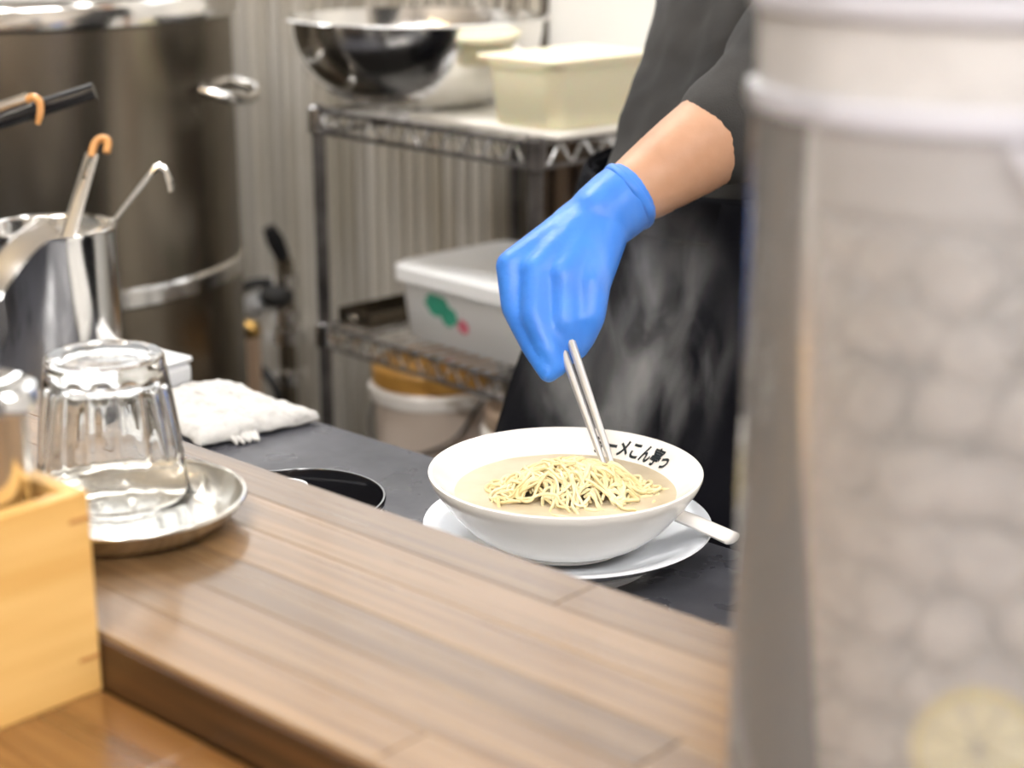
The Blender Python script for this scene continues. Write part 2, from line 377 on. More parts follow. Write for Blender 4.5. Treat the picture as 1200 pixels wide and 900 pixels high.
hp = atz(670, 575, ZB + .0165 + ZBR); hp.z = ZB + .0165 + ZBR - .002
nd = empty('noodle_heap', hp); tag(nd, 'mound of thin pale yellow ramen noodles rising from the broth', 'noodles')
NR = random.Random(5)
def dome(a, b):   # a along camera-right, b away
    q = 1 - (a / .053) ** 2 - (b / .038) ** 2
    return .021 * max(q, 0) ** .75 if q > 0 else 0
for k in range(190):
    ang = NR.uniform(0, 2 * math.pi); rr = math.sqrt(NR.random()) * .95
    a, b = .052 * rr * math.cos(ang) - .004, .030 * rr * math.sin(ang)
    if k % 5 == 0: a, b = NR.uniform(.0, .050), NR.uniform(-.016, .016)
    if k % 5 == 1: b = -abs(b)
    hd = NR.uniform(0, 2 * math.pi)
    curl = NR.choice((-1, 1)) * NR.uniform(15, 75); pts = []; lift = NR.uniform(-.001, .0045); n = NR.randint(9, 16)
    for i in range(n):
        h = dome(a, b) + lift + .0012 * math.sin(i * 1.1 + k)
        if i in (0, n - 1): h -= .006
        pts.append(RT * a + FH * b + UPV * max(h, -.004))
        st = .0048; a += st * math.cos(hd); b += st * math.sin(hd); hd += curl * st + NR.uniform(-.15, .15); curl += NR.uniform(-12, 12)
        q = (a / .052) ** 2 + (b / .036) ** 2
        if q > 1: hd += .7
    MB().tube(spline(pts, 3), NR.uniform(.00115, .0015), 6).build('noodle_strand', M['noodle'], nd)
# strands lifted towards the chopstick tips
tipw = at(714, 549, 1.312)
for k in range(12):
    a0 = hp + RT * NR.uniform(.0, .055) + FH * NR.uniform(-.01, .02)
    tp = tipw + RT * NR.uniform(-.006, .006) + FH * NR.uniform(-.006, .004) + UPV * NR.uniform(-.001, .006) - hp
    a1 = hp + RT * NR.uniform(.02, .062) + FH * NR.uniform(-.012, .02)
    MB().tube(spline([a0 - hp, (a0 - hp) * .5 + tp * .5 + UPV * .004, tp, (a1 - hp) * .5 + tp * .5 + UPV * .003, a1 - hp - UPV * .003], 5), .0013, 6).build('noodle_strand', M['noodle'], nd)

# spoon resting on the saucer
s0 = atz(742, 600, .924); s1 = atz(861, 632, .932)
sp = empty('soup_spoon', (s1.x, s1.y, ZB)); tag(sp, 'white soup spoon with its rounded handle over the saucer rim', 'spoon')
o_ = Vector(sp.location); ax = (s1 - s0); ax.z = 0; ax.normalize()
pth = [s1 - ax * .10 + UPV * -.001, s1 - ax * .075 + UPV * .002, s1 - ax * .045 + UPV * .0025, s1 - ax * .02 + UPV * .001, s1 - ax * .006, s1 - ax * .001]
pth = [p - o_ for p in spline(pth, 5)]
rad = [.0078 + .0014 * i / len(pth) for i in range(len(pth))]; rad[-3:] = [.0088, .0074, .0045]
MB().tube(pth, rad, 14, flat=.5, up=ax.cross(UPV)).build('handle', M['spoonw'], sp)
sc_ = s1 - ax * .118 - o_; rows = []
for (k, zz) in ((1, .004), (.96, .002), (.8, -.001), (.4, -.0035), (.02, -.004)):
    rows.append([sc_ + ax * (.022 * k * math.cos(2 * math.pi * j / 28)) + ax.cross(UPV) * (.014 * k * math.sin(2 * math.pi * j / 28)) + UPV * (zz - .003) for j in range(28)])
q = MB(); q.quadgrid(rows, close_u=True); so = q.build('scoop', M['spoonw'], sp); so.modifiers.new('solid', 'SOLIDIFY').thickness = .002

# chopsticks held by the glove
for i, (g, t, lab) in enumerate(((at(646, 372, 1.385), at(710, 551, 1.312), 'lower-left'), (at(660, 372, 1.378), at(719, 549, 1.309), 'upper-right'))):
    c = empty('chopstick', t); tag(c, 'slim steel chopstick in the blue glove, %s one of the pair' % ('left' if i == 0 else 'right'), 'chopstick', 'pair of steel chopsticks')
    d = g - t
    MB().tube([Vector((0, 0, 0)), d * .15, d * .5, d], [.0018, .0029, .0035, .0038], 8).build('shaft', M['chop'], c, angle=60)
    MB().tube([d * .995, d * 1.03], [.0035, .0035], 8).build('end_cap', M['steel'], c)

# ------------------------------------------------------------------ enamel dish behind the ledge
dc = atz(349, 572, .945); dish = empty('enamel_bowl', (dc.x, dc.y, ZB)); tag(dish, 'small black enamel bowl with white outside, half hidden by the wooden ledge', 'bowl')
MB().lathe([(0, .006), (.048, .006), (.058, .012), (.0640, .030), (.0655, .044), (.0665, .0458), (.0680, .0458), (.0687, .0448), (.0686, .042)], 64).build('lining', M['black_en'], dish)
MB().lathe([(.0668, .0415), (.0683, .0418), (.0665, .030), (.060, .010), (.050, .001), (.04, 0), (0, 0)], 64).build('outside', M['white_en'], dish)
mc = atz(337, 560, .940); cup = empty('ring_cup', (mc.x, mc.y, ZB + .0065)); tag(cup, 'small white-rimmed steel cup standing inside the black enamel bowl', 'cup')
MB().lathe([(0, .0015), (.013, .0015), (.0155, .028), (.0158, .034), (.0150, .034), (.0142, .028), (.012, .0030), (0, .003)], 32).build('body', M['steel'], cup)
MB().lathe([(.0150 + .0012 * math.cos(a * math.pi / 4), .0345 + .0012 * math.sin(a * math.pi / 4)) for a in range(8)], 32, closed=True).build('rim', M['white_en'], cup)

# ------------------------------------------------------------------ towel and white block
c4 = [Vector((-1.395, .955, 0)), Vector((-1.345, 1.040, 0)), Vector((-1.205, 1.046, 0)), Vector((-1.222, .915, 0))]
def towel():
    n = 80; top = []; bot = []
    for i in range(n + 1):
        rt, rb = [], []
        for j in range(n + 1):
            u, v = i / n, j / n
            p = (c4[0] * (1 - u) + c4[3] * u) * (1 - v) + (c4[1] * (1 - u) + c4[2] * u) * v
            e = min(u, 1 - u, v, 1 - v); edge = min(1, e / .07) ** .5
            wob = noise.noise(Vector((u * 3.2, v * 3, 1.3))) * .006 + noise.noise(Vector((u * 9, v * 8, 4))) * .0026 + noise.noise(Vector((u * 25, v * 25, 2))) * .0022
            h = .0165 + wob + .006 * math.exp(-((u - .25) ** 2 + (v - .75) ** 2) / .08)
            ou = Vector((noise.noise(Vector((u * 9, v * 9, 7))), noise.noise(Vector((u * 9, v * 9, 9))), 0)) * .006
            rt.append(p + ou + Vector((0, 0, .001 + h * (.35 + .65 * edge)))); rb.append(p + ou + Vector((0, 0, .0006 + .004 * (1 - edge))))
        top.append(rt); bot.append(rb)
    m = MB(); m.quadgrid(top); m.quadgrid(bot)
    k = lambda i, j: i * (n + 1) + j
    b = (n + 1) ** 2
    for q in range(n):
        for (A, B) in ((k(q, 0), k(q + 1, 0)), (k(q, n), k(q + 1, n)), (k(0, q), k(0, q + 1)), (k(n, q), k(n, q + 1))):
            m.f.append((A, B, B + b, A + b))
    return m
tw = empty('towel', (0, 0, ZB)); tag(tw, 'folded white cotton towel lying on the worktop behind the glass', 'towel')
towel().build('cloth', M['towel'], tw, angle=80)
fr = MB()
for k in range(6):
    t = .5 + k / 14; p = c4[3] * (1 - t * .5) + c4[2] * t * .5
    fr.tube([p + Vector((-.006, .002, .008)), p + Vector((.004, 0, .005)), p + Vector((.008 + NR.uniform(0, .004), NR.uniform(-.004, .004), .002))], [.003, .0026, .0016], 6)
fr.build('fringe', M['towel'], tw)
wb = empty('white_case', (-1.440, 1.022, ZB), R(5)); tag(wb, 'small rounded white plastic case at the far worktop edge', 'case')
MB().box((0, 0, .012), (.075, .044, .024)).build('case_body', M['wplastic'], wb, bevel=.006, seg=4)
MB().box((0, 0, .0272), (.076, .045, .0062)).build('case_lid', M['lidw'], wb, bevel=.0028, seg=3)

# ------------------------------------------------------------------ steel canister with utensils
cc = Vector((-1.512, .958, ZB)); can = empty('utensil_canister', cc); tag(can, 'polished steel cylinder holding ladles beside the worktop', 'canister')
CH = .168
MB().lathe([(0, .003), (.0625, .003), (.0635, .006), (.0640, CH - .004), (.0655, CH - .001), (.0665, CH), (.0672, CH - .0012), (.0665, CH - .003), (.0652, CH - .006), (.0652, .004), (.0635, 0), (0, 0)], 64).build('wall', M['steel'], can)
lb = empty('hook_ladle', cc + Vector((.0, 0, .006))); o_ = Vector(lb.location)
tag(lb, 'flat steel ladle handle with an orange hooked tip, upright in the canister', 'ladle', 'ladles in the canister')
b0 = cc + Vector((-.012, .005, .02)); b1 = at(84, 262, 1.80); b2 = at(108, 180, 1.82); d_ = (b2 - b1).normalized()
b0 = b1 - (b2 - b1).normalized() * .125
MB().tube([b0 - o_, b1 - o_, b2 - o_], [.0085, .0085, .0072], 10, flat=.25, up=RT).build('handle', M['steel'], lb)
MB().tube([p - o_ for p in spline([b2 - d_ * .004, b2 + d_ * .012, b2 + d_ * .018 + RT * .006, b2 + d_ * .014 + RT * .013, b2 + d_ * .001 + RT * .015], 5)], .0042, 10).build('hook', M['orange'], lb)
MB().ellipsoid(b0 - o_ , .022, .022, .012).build('scoop', M['steel'], lb)
lh = (b1 * .35 + b2 * .65); MB().tube([lh - o_ - FH * .0018, lh - o_ - FH * .0024], .0022, 12).build('hanging_hole', M['iron'], lb)
l2 = empty('wire_ladle', cc + Vector((0, 0, .006))); o_ = Vector(l2.location)
tag(l2, 'thin steel ladle handle with a bent-over hook, leaning out of the canister', 'ladle', 'ladles in the canister')
w1 = at(128, 266, 1.79); w2 = at(178, 202, 1.80); dw = (w2 - w1).normalized()
w0 = w1 - dw * .1
MB().tube([w0 - o_, w1 - o_, w2 - o_], [.003, .003, .0033], 8).build('handle', M['steel'], l2)
MB().tube([p - o_ for p in spline([w2, at(186, 195, 1.8), at(194, 200, 1.8), at(199, 212, 1.8), at(201, 225, 1.8)], 4)], [.0035] * 13 + [.003] * 4, 8).build('hook', M['steel'], l2)
MB().ellipsoid(w0 - o_, .016, .016, .010).build('scoop', M['steel'], l2)

# tall pot and saucepan left of the frame: the saucepan's black handle reaches into view
h1 = at(110, 107, 1.75); h0 = at(-6, 143, 1.75); dh = (h1 - h0).normalized(); dhx = Vector((dh.x, dh.y, 0)).normalized()
pc = h0 - dhx * .16; pz = h0.z - .055
tp = empty('tall_pot', (pc.x, pc.y, ZB)); tag(tp, 'tall steel pot carrying the saucepan at the far left', 'pot')
th = pz - ZB - .004
MB().lathe([(0, .002), (.078, .002), (.08, .006), (.08, th - .002), (.083, th), (.083, th + .002), (.076, th + .003), (0, th + .003)], 48).build('pot_wall', M['steel'], tp)
for sgn in (-1, 1):
    MB().tube(spline([(sgn * .08, -.025, th - .05), (sgn * .105, -.02, th - .045), (sgn * .105, .02, th - .045), (sgn * .08, .025, th - .05)], 5), .004, 8).build('handle', M['steel'], tp)
sp_ = empty('saucepan', (pc.x, pc.y, pz)); o_ = Vector(sp_.location); tag(sp_, 'steel saucepan with a black handle pointing to the right, upper left', 'saucepan')
MB().lathe([(0, .003), (.075, .003), (.082, .01), (.086, .055), (.089, .056), (.088, .053), (.084, .01), (.077, 0), (0, 0)], 48).build('pan_body', M['steel'], sp_)
hp0 = o_ + dhx * .082 + UPV * .04
MB().tube([p - o_ for p in spline([hp0, hp0 * .5 + h0 * .5 + UPV * .003, h0, h0 * .5 + h1 * .5, h1 - dh * .004, h1], 5)], [.007] * 8 + [.0088] * 13 + [.0094] * 3 + [.0088, .005], 14).build('handle', M['black_pl'], sp_)
l3 = empty('resting_ladle', (pc.x, pc.y, pz + .004)); o_ = Vector(l3.location)
tag(l3, 'steel ladle with an orange hooked tip resting across the black pan handle', 'ladle')
e0 = at(-60, 152, 1.76); e1 = at(2, 127, 1.735); e2 = at(34, 116, 1.73)
MB().tube([p - o_ for p in (pc + UPV * (pz + .008) - UPV * pc.z, e0, e1, e2)], [.006, .007, .0075, .007], 10, flat=.3, up=UPV).build('handle', M['steel'], l3)
MB().tube([p - o_ for p in spline([at(32, 117, 1.73), at(40, 114, 1.728), at(47, 121, 1.726), at(47, 134, 1.725), at(44, 146, 1.725)], 4)], [.0042] * 8 + [.0036] * 6 + [.003, .0028, .0025], 8).build('hook', M['orange'], l3)
MB().ellipsoid(pc - o_ + UPV * (pz + .014) - UPV * pc.z, .03, .03, .01).build('scoop', M['steel'], l3)

# ------------------------------------------------------------------ wooden box with the steel canister in it
XR, YF, BH = -.6945, Y0 - .0035, .109
bw, bd, th_ = .150, .135, .0088
box = empty('wooden_box', (XR - bw / 2, YF - bd / 2, ZL)); tag(box, 'pale wooden condiment box standing against the ledge', 'box')
MB().box((bw / 2 - th_ / 2, 0, BH / 2), (th_, bd, BH)).build('side_panel', M['hinoki'], box, bevel=.0008)
MB().box((-bw / 2 + th_ / 2, 0, BH / 2), (th_, bd, BH)).build('side_panel', M['hinoki'], box, bevel=.0008)
MB().box((0, bd / 2 - th_ / 2, BH / 2), (bw - 2 * th_ - .0004, th_, BH)).build('end_panel', M['hinoki'], box, bevel=.0008)
MB().box((0, -bd / 2 + th_ / 2, BH / 2), (bw - 2 * th_ - .0004, th_, BH)).build('end_panel', M['hinoki'], box, bevel=.0008)
MB().box((0, 0, .006), (bw - 2 * th_ - .0004, bd - 2 * th_ - .0004, .010)).build('bottom_panel', M['hinoki'], box)
for zz in (BH - .014, .02):
    MB().box((bw / 2 + .0001, bd / 2 - .0062, zz), (.0006, .0122, .0022)).build('joint_spline', M['spline'], box, smooth=False)
rc = .031
kc = Vector((XR - th_ - rc - .0008, YF - th_ - rc - .0008, ZL + .0115))
kp = empty('lidded_canister', kc); tag(kp, 'round steel lidded canister standing in the wooden box', 'canister')
KH = .150
MB().lathe([(0, 0), (rc - .004, 0), (rc - .001, .003), (rc - .001, KH - .014), (rc + .001, KH - .010), (rc + .001, KH - .004), (rc - .002, KH - .004), (rc - .003, .004), (0, .004)], 56).build('body', M['steel'], kp)
MB().lathe([(rc + .0015, KH - .009), (rc + .0045, KH - .008), (rc + .0052, KH - .003), (rc + .004, KH + .0015), (rc, KH + .003), (rc - .006, KH + .0005), (rc - .012, KH - .0015), (0, KH - .001), (0, KH - .003), (rc - .004, KH - .0038), (rc + .0015, KH - .004)], 56).build('lid', M['chrome'], kp)
MB().tube(spline([(-.012, 0, KH), (-.01, 0, KH + .012), (.01, 0, KH + .012), (.012, 0, KH)], 5), .003, 8).build('knob', M['chrome'], kp)
tg = empty('tongs', kc + Vector((-.01, .0, KH))); o_ = Vector(tg.location)
tag(tg, 'flat steel tongs handle rising from the lidded canister in front of the ladles', 'tongs')
for i, dd in enumerate((0, .012)):
    a_, b_ = at(58, 262, .93 + dd), at(-12, 338, .905 + dd); c_ = kc + Vector((-.01, .01 - dd, KH - .001))
    MB().tube([p - o_ for p in spline([c_, c_ * .4 + b_ * .6 + UPV * .004, b_, a_ * .5 + b_ * .5 + UPV * .004, a_ - (a_ - b_) * .04, a_], 5)], [.005] * 8 + [.0085] * 12 + [.009, .009, .009, .0085, .0082, .0065], 10, flat=.18 if i == 0 else .14, up=UPV.cross(FW)).build('arm', M['steel'], tg)

# ------------------------------------------------------------------ tray and upside-down tumbler
tc_ = atz(148, 583, ZW + .016); tr = empty('steel_tray', (tc_.x, tc_.y, ZW)); tag(tr, 'small round steel tray under the upside-down glass', 'tray')
q = []
for a in range(9): q.append((.0700 + .0016 * math.cos(R(180 - a * 40)), .0165 + .0016 * math.sin(R(180 - a * 40))))
MB().lathe([(0, .0018), (.050, .0018), (.058, .004), (.0665, .0125), (.0684, .0165)] + q[1:6] + [(.0695, .0148), (.068, .0115), (.0595, .002), (.052, 0), (0, 0)], 80).build('pan', M['steel_tray'], tr)
gc = atz(133, 573, ZW + .004); tm = empty('tumbler', (gc.x, gc.y, ZW + .0024)); tag(tm, 'clear fluted glass tumbler standing upside down on the steel tray', 'glass')
GH = .0900
NF = 14
def flute(a, z):
    t = z / GH; k = max(0, min(1, (t - .17 - .05 * abs(math.cos(NF * a / 2))) / .05)) * max(0, min(1, (.90 - t) / .06))
    return 1 - .065 * k * (1 - abs(math.sin(NF * a / 2)) ** .8)
def flute_in(a, z): return 1
outp = [(.0455, 0), (.0462, .0008), (.0464, .003)]
for k in range(1, 30):
    t = k / 30; z = .003 + (GH - .009) * t
    outp.append((.0464 + .0006 * math.sin(t * 3) - .0098 * t ** 1.25, z))
outp += [(.0366, GH - .0055), (.0366, GH - .003), (.0356, GH - .0008), (.0335, GH), (.025, GH - .0012), (.001, GH - .002)]
inp = [(.0445, .0005)] + [(.0440 - .0102 * (k / 14) ** 1.2, .003 + (GH - .022) * k / 14) for k in range(15)] + [(.030, GH - .0165), (.02, GH - .0155), (.001, GH - .015)]
g = MB(); g.lathe(list(reversed(outp)) + inp, 144, mod=lambda a, z: 1)
# flutes cut into the outside wall only
nout = len(outp)
vv = []
for idx, v in enumerate(g.v):
    row = idx // 144
    if row < nout:
        a = math.atan2(v[1], v[0]); f = flute(a, v[2]); vv.append((v[0] * f, v[1] * f, v[2]))
    else:
        a = math.atan2(v[1], v[0]); t = v[2] / GH; f = 1 - .022 * math.cos(NF * a) * max(0, min(1, (t - .2) / .1)) * max(0, min(1, (.8 - t) / .06)); vv.append((v[0] * f, v[1] * f, v[2]))
g.v = vv
g.f.append(tuple(reversed(range(144)))); g.f.append(tuple(range((len(g.v) // 144 - 1) * 144, len(g.v))))
g.build('glass_body', M['glass'], tm, angle=50)

# ------------------------------------------------------------------ ice dispenser in the right foreground
ctr = at(1165, 300, .63); DR = .0905; DZ = ZW
disp = empty('water_dispenser', (ctr.x, ctr.y, DZ)); tag(disp, 'tall clear plastic drinks dispenser full of ice in the right foreground', 'dispenser')
HT = .356
MB().lathe([(DR - .004, .006), (DR, .008), (DR, HT - .062), (DR + .0005, HT - .060), (DR - .0025, HT - .060), (DR - .003, .010)], 96, closed=True).build('outer_wall', M['shell'], disp)
MB().lathe([(0, 0), (DR - .002, 0), (DR + .001, .003), (DR + .001, .010), (DR - .004, .012), (0, .012)], 96).build('base', M['rimpl'], disp)
IR = DR * .815
MB().lathe([(0, .016), (IR - .004, .016), (IR, .020), (IR, .2585), (IR - .002, .2585), (IR - .002, .022), (0, .018)], 96).build('inner_liner', M['liner'], disp)
MB().lathe([(IR + .0004, .2588), (DR - .0042, .2650), (DR - .0042, HT - .058), (DR - .0062, HT - .058), (DR - .0062, .2665), (IR - .0016, .2600)], 96, closed=True).build('misted_neck', M['mist'], disp)
def band(z0, z1, rr, name, m):
    MB().lathe([(rr, z0), (rr + .0018, z0 + .0012), (rr + .0024, (z0 + z1) / 2), (rr + .0018, z1 - .0012), (rr, z1), (rr - .003, z1), (rr - .003, z0)], 96, closed=True).build(name, m, disp)
band(HT - .064, HT - .054, DR + .0005, 'rim_band', M['rimpl']); band(HT - .029, HT - .019, DR + .0005, 'rim_band', M['rimpl'])
MB().lathe([(DR - .001, HT - .054), (DR - .0005, HT - .025), (DR - .004, HT - .025), (DR - .0045, HT - .054)], 96, closed=True).build('collar', M['mist'], disp)
MB().lathe([(DR - .002, HT - .014), (DR - .004, HT - .002), (DR - .012, HT + .003), (.02, HT + .006), (.018, HT + .016), (0, HT + .017)], 96).build('lid', M['shell'], disp)
# bail handle hanging against the front, spigot low on the front
frd = -Vector((ctr.x, ctr.y, 0)).normalized(); sdd = Vector((-frd.y, frd.x, 0))
def onwall(ang, z, rr): return (frd * math.cos(ang) + sdd * math.sin(ang)) * rr + UPV * z
hpts = [onwall(R(a + 22), HT - .064 - .052 * (1 - ((a - 38) / 58) ** 2) ** .8 if abs((a - 38) / 58) < 1 else HT - .064, DR + .006) for a in range(-20, 97, 6)]
MB().tube(spline(hpts, 3), .0024, 8).build('bail_handle', M['rimpl'], disp)
sgo = MB(); sa = R(17)
for pq in (0,): sgo.tube([onwall(sa, .040, DR - .001), onwall(sa, .040, DR + .035)], [.011, .010], 16)
sg = sgo.build('spigot', M['rimpl'], disp)
MB().tube([onwall(sa, .040, DR + .024), onwall(sa, .010, DR + .026)], [.008, .007], 14).build('nozzle', M['rimpl'], sg)
MB().tube([onwall(sa, .046, DR + .026), onwall(sa, .066, DR + .028)], [.005, .009], 14).build('lever', M['wplastic'], sg)
# ice cubes
def ice_mesh(seed):
    rn = random.Random(seed); bm = bmesh.new(); bmesh.ops.create_cube(bm, size=.0215)
    for v in bm.verts: v.co += Vector((rn.uniform(-1, 1), rn.uniform(-1, 1), rn.uniform(-1, 1))) * .0022
    bmesh.ops.bevel(bm, geom=list(bm.edges), offset=.003, segments=2, affect='EDGES')
    me = D.meshes.new('ice_cube'); bm.to_mesh(me); bm.free(); me.shade_smooth(); me.materials.append(M['ice']); return me
ims = [ice_mesh(s) for s in range(5)]; RI = random.Random(11); nice = 0
for layer in range(9):
    z = .034 + .0262 * layer
    for ring, cnt in ((IR - .0185, 14), (IR - .0465, 6), (0, 1)):
        if ring < .001 and layer % 2: continue
        for k in range(cnt):
            if layer == 8 and RI.random() < .45: continue
            a = 2 * math.pi * (k + .5 * (layer % 2) + RI.uniform(-.28, .28)) / cnt
            rr = ring + RI.uniform(-.004, .001)
            o = add('ice_cube', RI.choice(ims), None, None, (ctr.x + rr * math.cos(a), ctr.y + rr * math.sin(a), DZ + z + RI.uniform(-.004, .004)), (RI.uniform(-.8, .8), RI.uniform(-.8, .8), a + RI.uniform(-.8, .8)))
            o.scale = (RI.uniform(.8, 1.25), RI.uniform(.85, 1.3), RI.uniform(.75, 1.2))
            tag(o, 'frosty ice cube inside the clear plastic dispenser', 'ice cube', 'ice cubes in the dispenser'); nice += 1
for k, (ang, z) in enumerate(((R(6), .077), (R(24), .052))):
    p = onwall(ang, z, IR + .0045) + Vector((ctr.x, ctr.y, DZ))
    ls = empty('lemon_slice', p); nrm = onwall(ang, 0, 1); ls.rotation_euler = nrm.to_track_quat('Z', 'Y').to_euler()
    tag(ls, ['upper lemon slice against the dispenser wall', 'lower lemon slice near the dispenser spigot'][k], 'lemon', 'lemon slices in the dispenser')
    MB().lathe([(.0205, -.002), (.023, -.002), (.023, .002), (.0205, .002)], 32, closed=True).build('rind', M['lemon'], ls)
    for j in range(8):
        a = 2 * math.pi * j / 8; f = MB(); pts = [(.002, 0)] + [(.0195, t) for t in (-.34, -.17, 0, .17, .34)]
        lo = [Vector((r * math.cos(a + t), r * math.sin(a + t), -.0018)) for r, t in pts]; hi = [v + Vector((0, 0, .0036)) for v in lo]
        b = len(f.v); f.v += [tuple(v) for v in lo + hi]; f.f.append(tuple(range(5, -1, -1))); f.f.append(tuple(range(6, 12)))
        for q in range(6): f.f.append((q, (q + 1) % 6, 6 + (q + 1) % 6, 6 + q))
        f.build('segment', M['lemonin'], ls, smooth=False)

# ------------------------------------------------------------------ background: stock pot on its stove
px, py, pr_ = -2.24, 1.385, .312
stv = empty('stove', (px, py, 0)); tag(stv, 'low dark gas stove under the big stock pot', 'stove')
MB().box((0, 0, .19), (.66, .60, .30)).build('stove_body', M['iron'], stv, bevel=.006)
for sx in (-1, 1):
    for sy in (-1, 1): MB().box((sx * .29, sy * .26, .02), (.05, .05, .04)).build('leg', M['iron'], stv)
for a in range(4): MB().box((0, 0, .355), (.56, .03, .03), rz=a * math.pi / 4).build('grate_bar', M['iron'], stv)
MB().tube([(.2, -.30, .25), (.2, -.335, .25)], .02, 16).build('knob', M['black_pl'], stv)
sk = empty('stock_pot', (px, py, .371)); tag(sk, 'huge dented steel stock pot at the upper left', 'pot')
H_ = 1.232 - .371
MB().lathe([(0, 0), (pr_ - .02, 0), (pr_, .02), (pr_, H_ - .02), (pr_ + .004, H_ - .018), (pr_ + .004, H_ + .012), (pr_ - .004, H_ + .012), (pr_ - .006, .01), (0, .006)], 96).build('wall', M['steel_b'], sk, angle=30)
MB().lathe([(pr_ + .003, H_ - .022), (pr_ + .009, H_ - .018), (pr_ + .011, H_ + .005), (pr_ + .007, H_ + .0145), (pr_ + .001, H_ + .0145), (pr_ + .001, H_ - .022)], 96, closed=True).build('rim_band', M['steel'], sk)
zb_ = .845 - .371
MB().lathe([(pr_, zb_ - .016), (pr_ + .005, zb_ - .012), (pr_ + .006, zb_ + .010), (pr_, zb_ + .014)], 96).build('lower_band', M['steel'], sk)
MB().lathe([(pr_ + .004, H_ + .017), (pr_ - .02, H_ + .022), (.04, H_ + .045), (0, H_ + .046)], 72).build('lid', M['steel_b'], sk)
MB().tube(spline([(-.05, 0, H_ + .045), (-.045, 0, H_ + .075), (.045, 0, H_ + .075), (.05, 0, H_ + .045)], 5), .007, 8).build('lid_handle', M['steel'], sk)
for ang in (R(30), R(210)):
    c_, s_ = math.cos(ang), math.sin(ang); hh = H_ - .115
    pts = [Vector((c_ * pr_ - s_ * t, s_ * pr_ + c_ * t, hh + dz)) + Vector((c_, s_, 0)) * ex for t, ex, dz in ((-.06, -.003, 0), (-.055, .035, -.01), (0, .045, -.018), (.055, .035, -.01), (.06, -.003, 0))]
    MB().tube(spline(pts, 5), .008, 10).build('handle', M['steel'], sk)

# corrugated sheet on the back wall
cp = empty('corrugated_panel', (0, 0, 0)); tag(cp, 'ribbed grey metal sheet on the wall between stock pot and rack', 'wall panel')
MB().box((-2.36, 2.093, .72), (1.06, .010, 1.44)).build('backing_sheet', M['ribback'], cp, smooth=False)
rm = MB(); rows = []
for z in (0.005, 1.435): rows.append([Vector((.0105 * math.cos(math.pi * k / 6), -.015 * math.sin(math.pi * k / 6), z)) for k in range(7)])
rm.quadgrid(rows); rmesh = rm.mesh('rib'); rmesh.materials.append(M['rib'])
for k in range(33): add('rib', rmesh, None, cp, (-2.872 + .0320 * k, 2.088, 0))

# ------------------------------------------------------------------ wire rack
rk = empty('wire_rack', (-1.655, 1.845, 0), R(-4)); tag(rk, 'steel wire shelf rack against the back wall', 'rack')
rw, rd = .455, .40
for sx in (-1, 1):
    for sy in (-1, 1):
        p = MB().tube([(sx * rw / 2, sy * rd / 2, 0), (sx * rw / 2, sy * rd / 2, 1.085)], .010, 14).build('post', M['steel_dark'], rk)
        for z in (.42, .75, 1.075): MB().lathe([(.0105, -.020), (.015, -.018), (.0135, .018), (.0105, .02)], 14, c=(sx * rw / 2, sy * rd / 2, z - .012)).build('collar', M['chrome'] if sx < 0 else M['steel_dark'], p)
for zs in (.42, .75, 1.075):
    fr = MB()
    for z in (zs, zs - .030):
        for sy in (-1, 1): fr.tube([(-rw / 2, sy * rd / 2, z), (rw / 2, sy * rd / 2, z)], .0035, 6)
        for sx in (-1, 1): fr.tube([(sx * rw / 2, -rd / 2, z), (sx * rw / 2, rd / 2, z)], .0035, 6)
    sh = fr.build('shelf', M['steel_dark'], rk)
    zz = MB(); n = 22
    for sy in (-1, 1): zz.tube([(-rw / 2 + rw * k / n, sy * rd / 2, zs - (.030 if k % 2 else 0)) for k in range(n + 1)], .0025, 6)
    for sx in (-1, 1): zz.tube([(sx * rw / 2, -rd / 2 + rd * k / 18, zs - (.030 if k % 2 else 0)) for k in range(19)], .0025, 6)
    zz.build('truss', M['chrome'], sh)
    wm = MB().tube([(0, -rd / 2, 0), (0, rd / 2, 0)], .0018, 6).mesh('wire'); wm.materials.append(M['chrome'])
    for k in range(1, 18): add('wire', wm, None, sh, (-rw / 2 + rw * k / 18, 0, zs + .002))
T1, T2, T3 = 1.0795, .7545, .4245
# on the top shelf
bd_ = MB().box((0, 0, .004), (.30, .36, .008)).build('cutting_board', M['board'], None, bevel=.002, loc=(-1.56, 1.845, T1), rot=(0, 0, R(-4)))
tag(bd_, 'thin white board lying on the top wire shelf', 'board')
mb_ = empty('mixing_bowl', (-1.885, 1.86, T1)); tag(mb_, 'large steel mixing bowl on the top wire shelf', 'bowl')
mb_.location = (-1.778, 1.752, T1 + .009)
RB = .180
mprof = [(0, .004)] + [(.075 + (RB - .075) * math.sin(R(a)) ** 1.0, .004 + .120 * (1 - math.cos(R(a)))) for a in range(0, 91, 10)]
mo = [(r + .0015, z - .002) for r, z in mprof[1:]]
MB().lathe(mprof + [(RB + .010, .125), (RB + .012, .123), (RB + .010, .121)] + list(reversed(mo)) + [(0, .002)], 96).build('shell', M['steel'], mb_, angle=60)
ct = empty('plastic_tub', (-1.495, 1.758, T1 + .0085), R(-4)); tag(ct, 'cream translucent plastic tub beside the steel mixing bowl', 'tub')
tb = MB(); rows = []
def rr_rect(hx, hy, r, z, n=6):
    out = []
    for (cx, cy, a0) in ((hx - r, hy - r, 0), (-hx + r, hy - r, 90), (-hx + r, -hy + r, 180), (hx - r, -hy + r, 270)):
        for k in range(n + 1): a = R(a0 + 90 * k / n); out.append(Vector((cx + r * math.cos(a), cy + r * math.sin(a), z)))
    return out
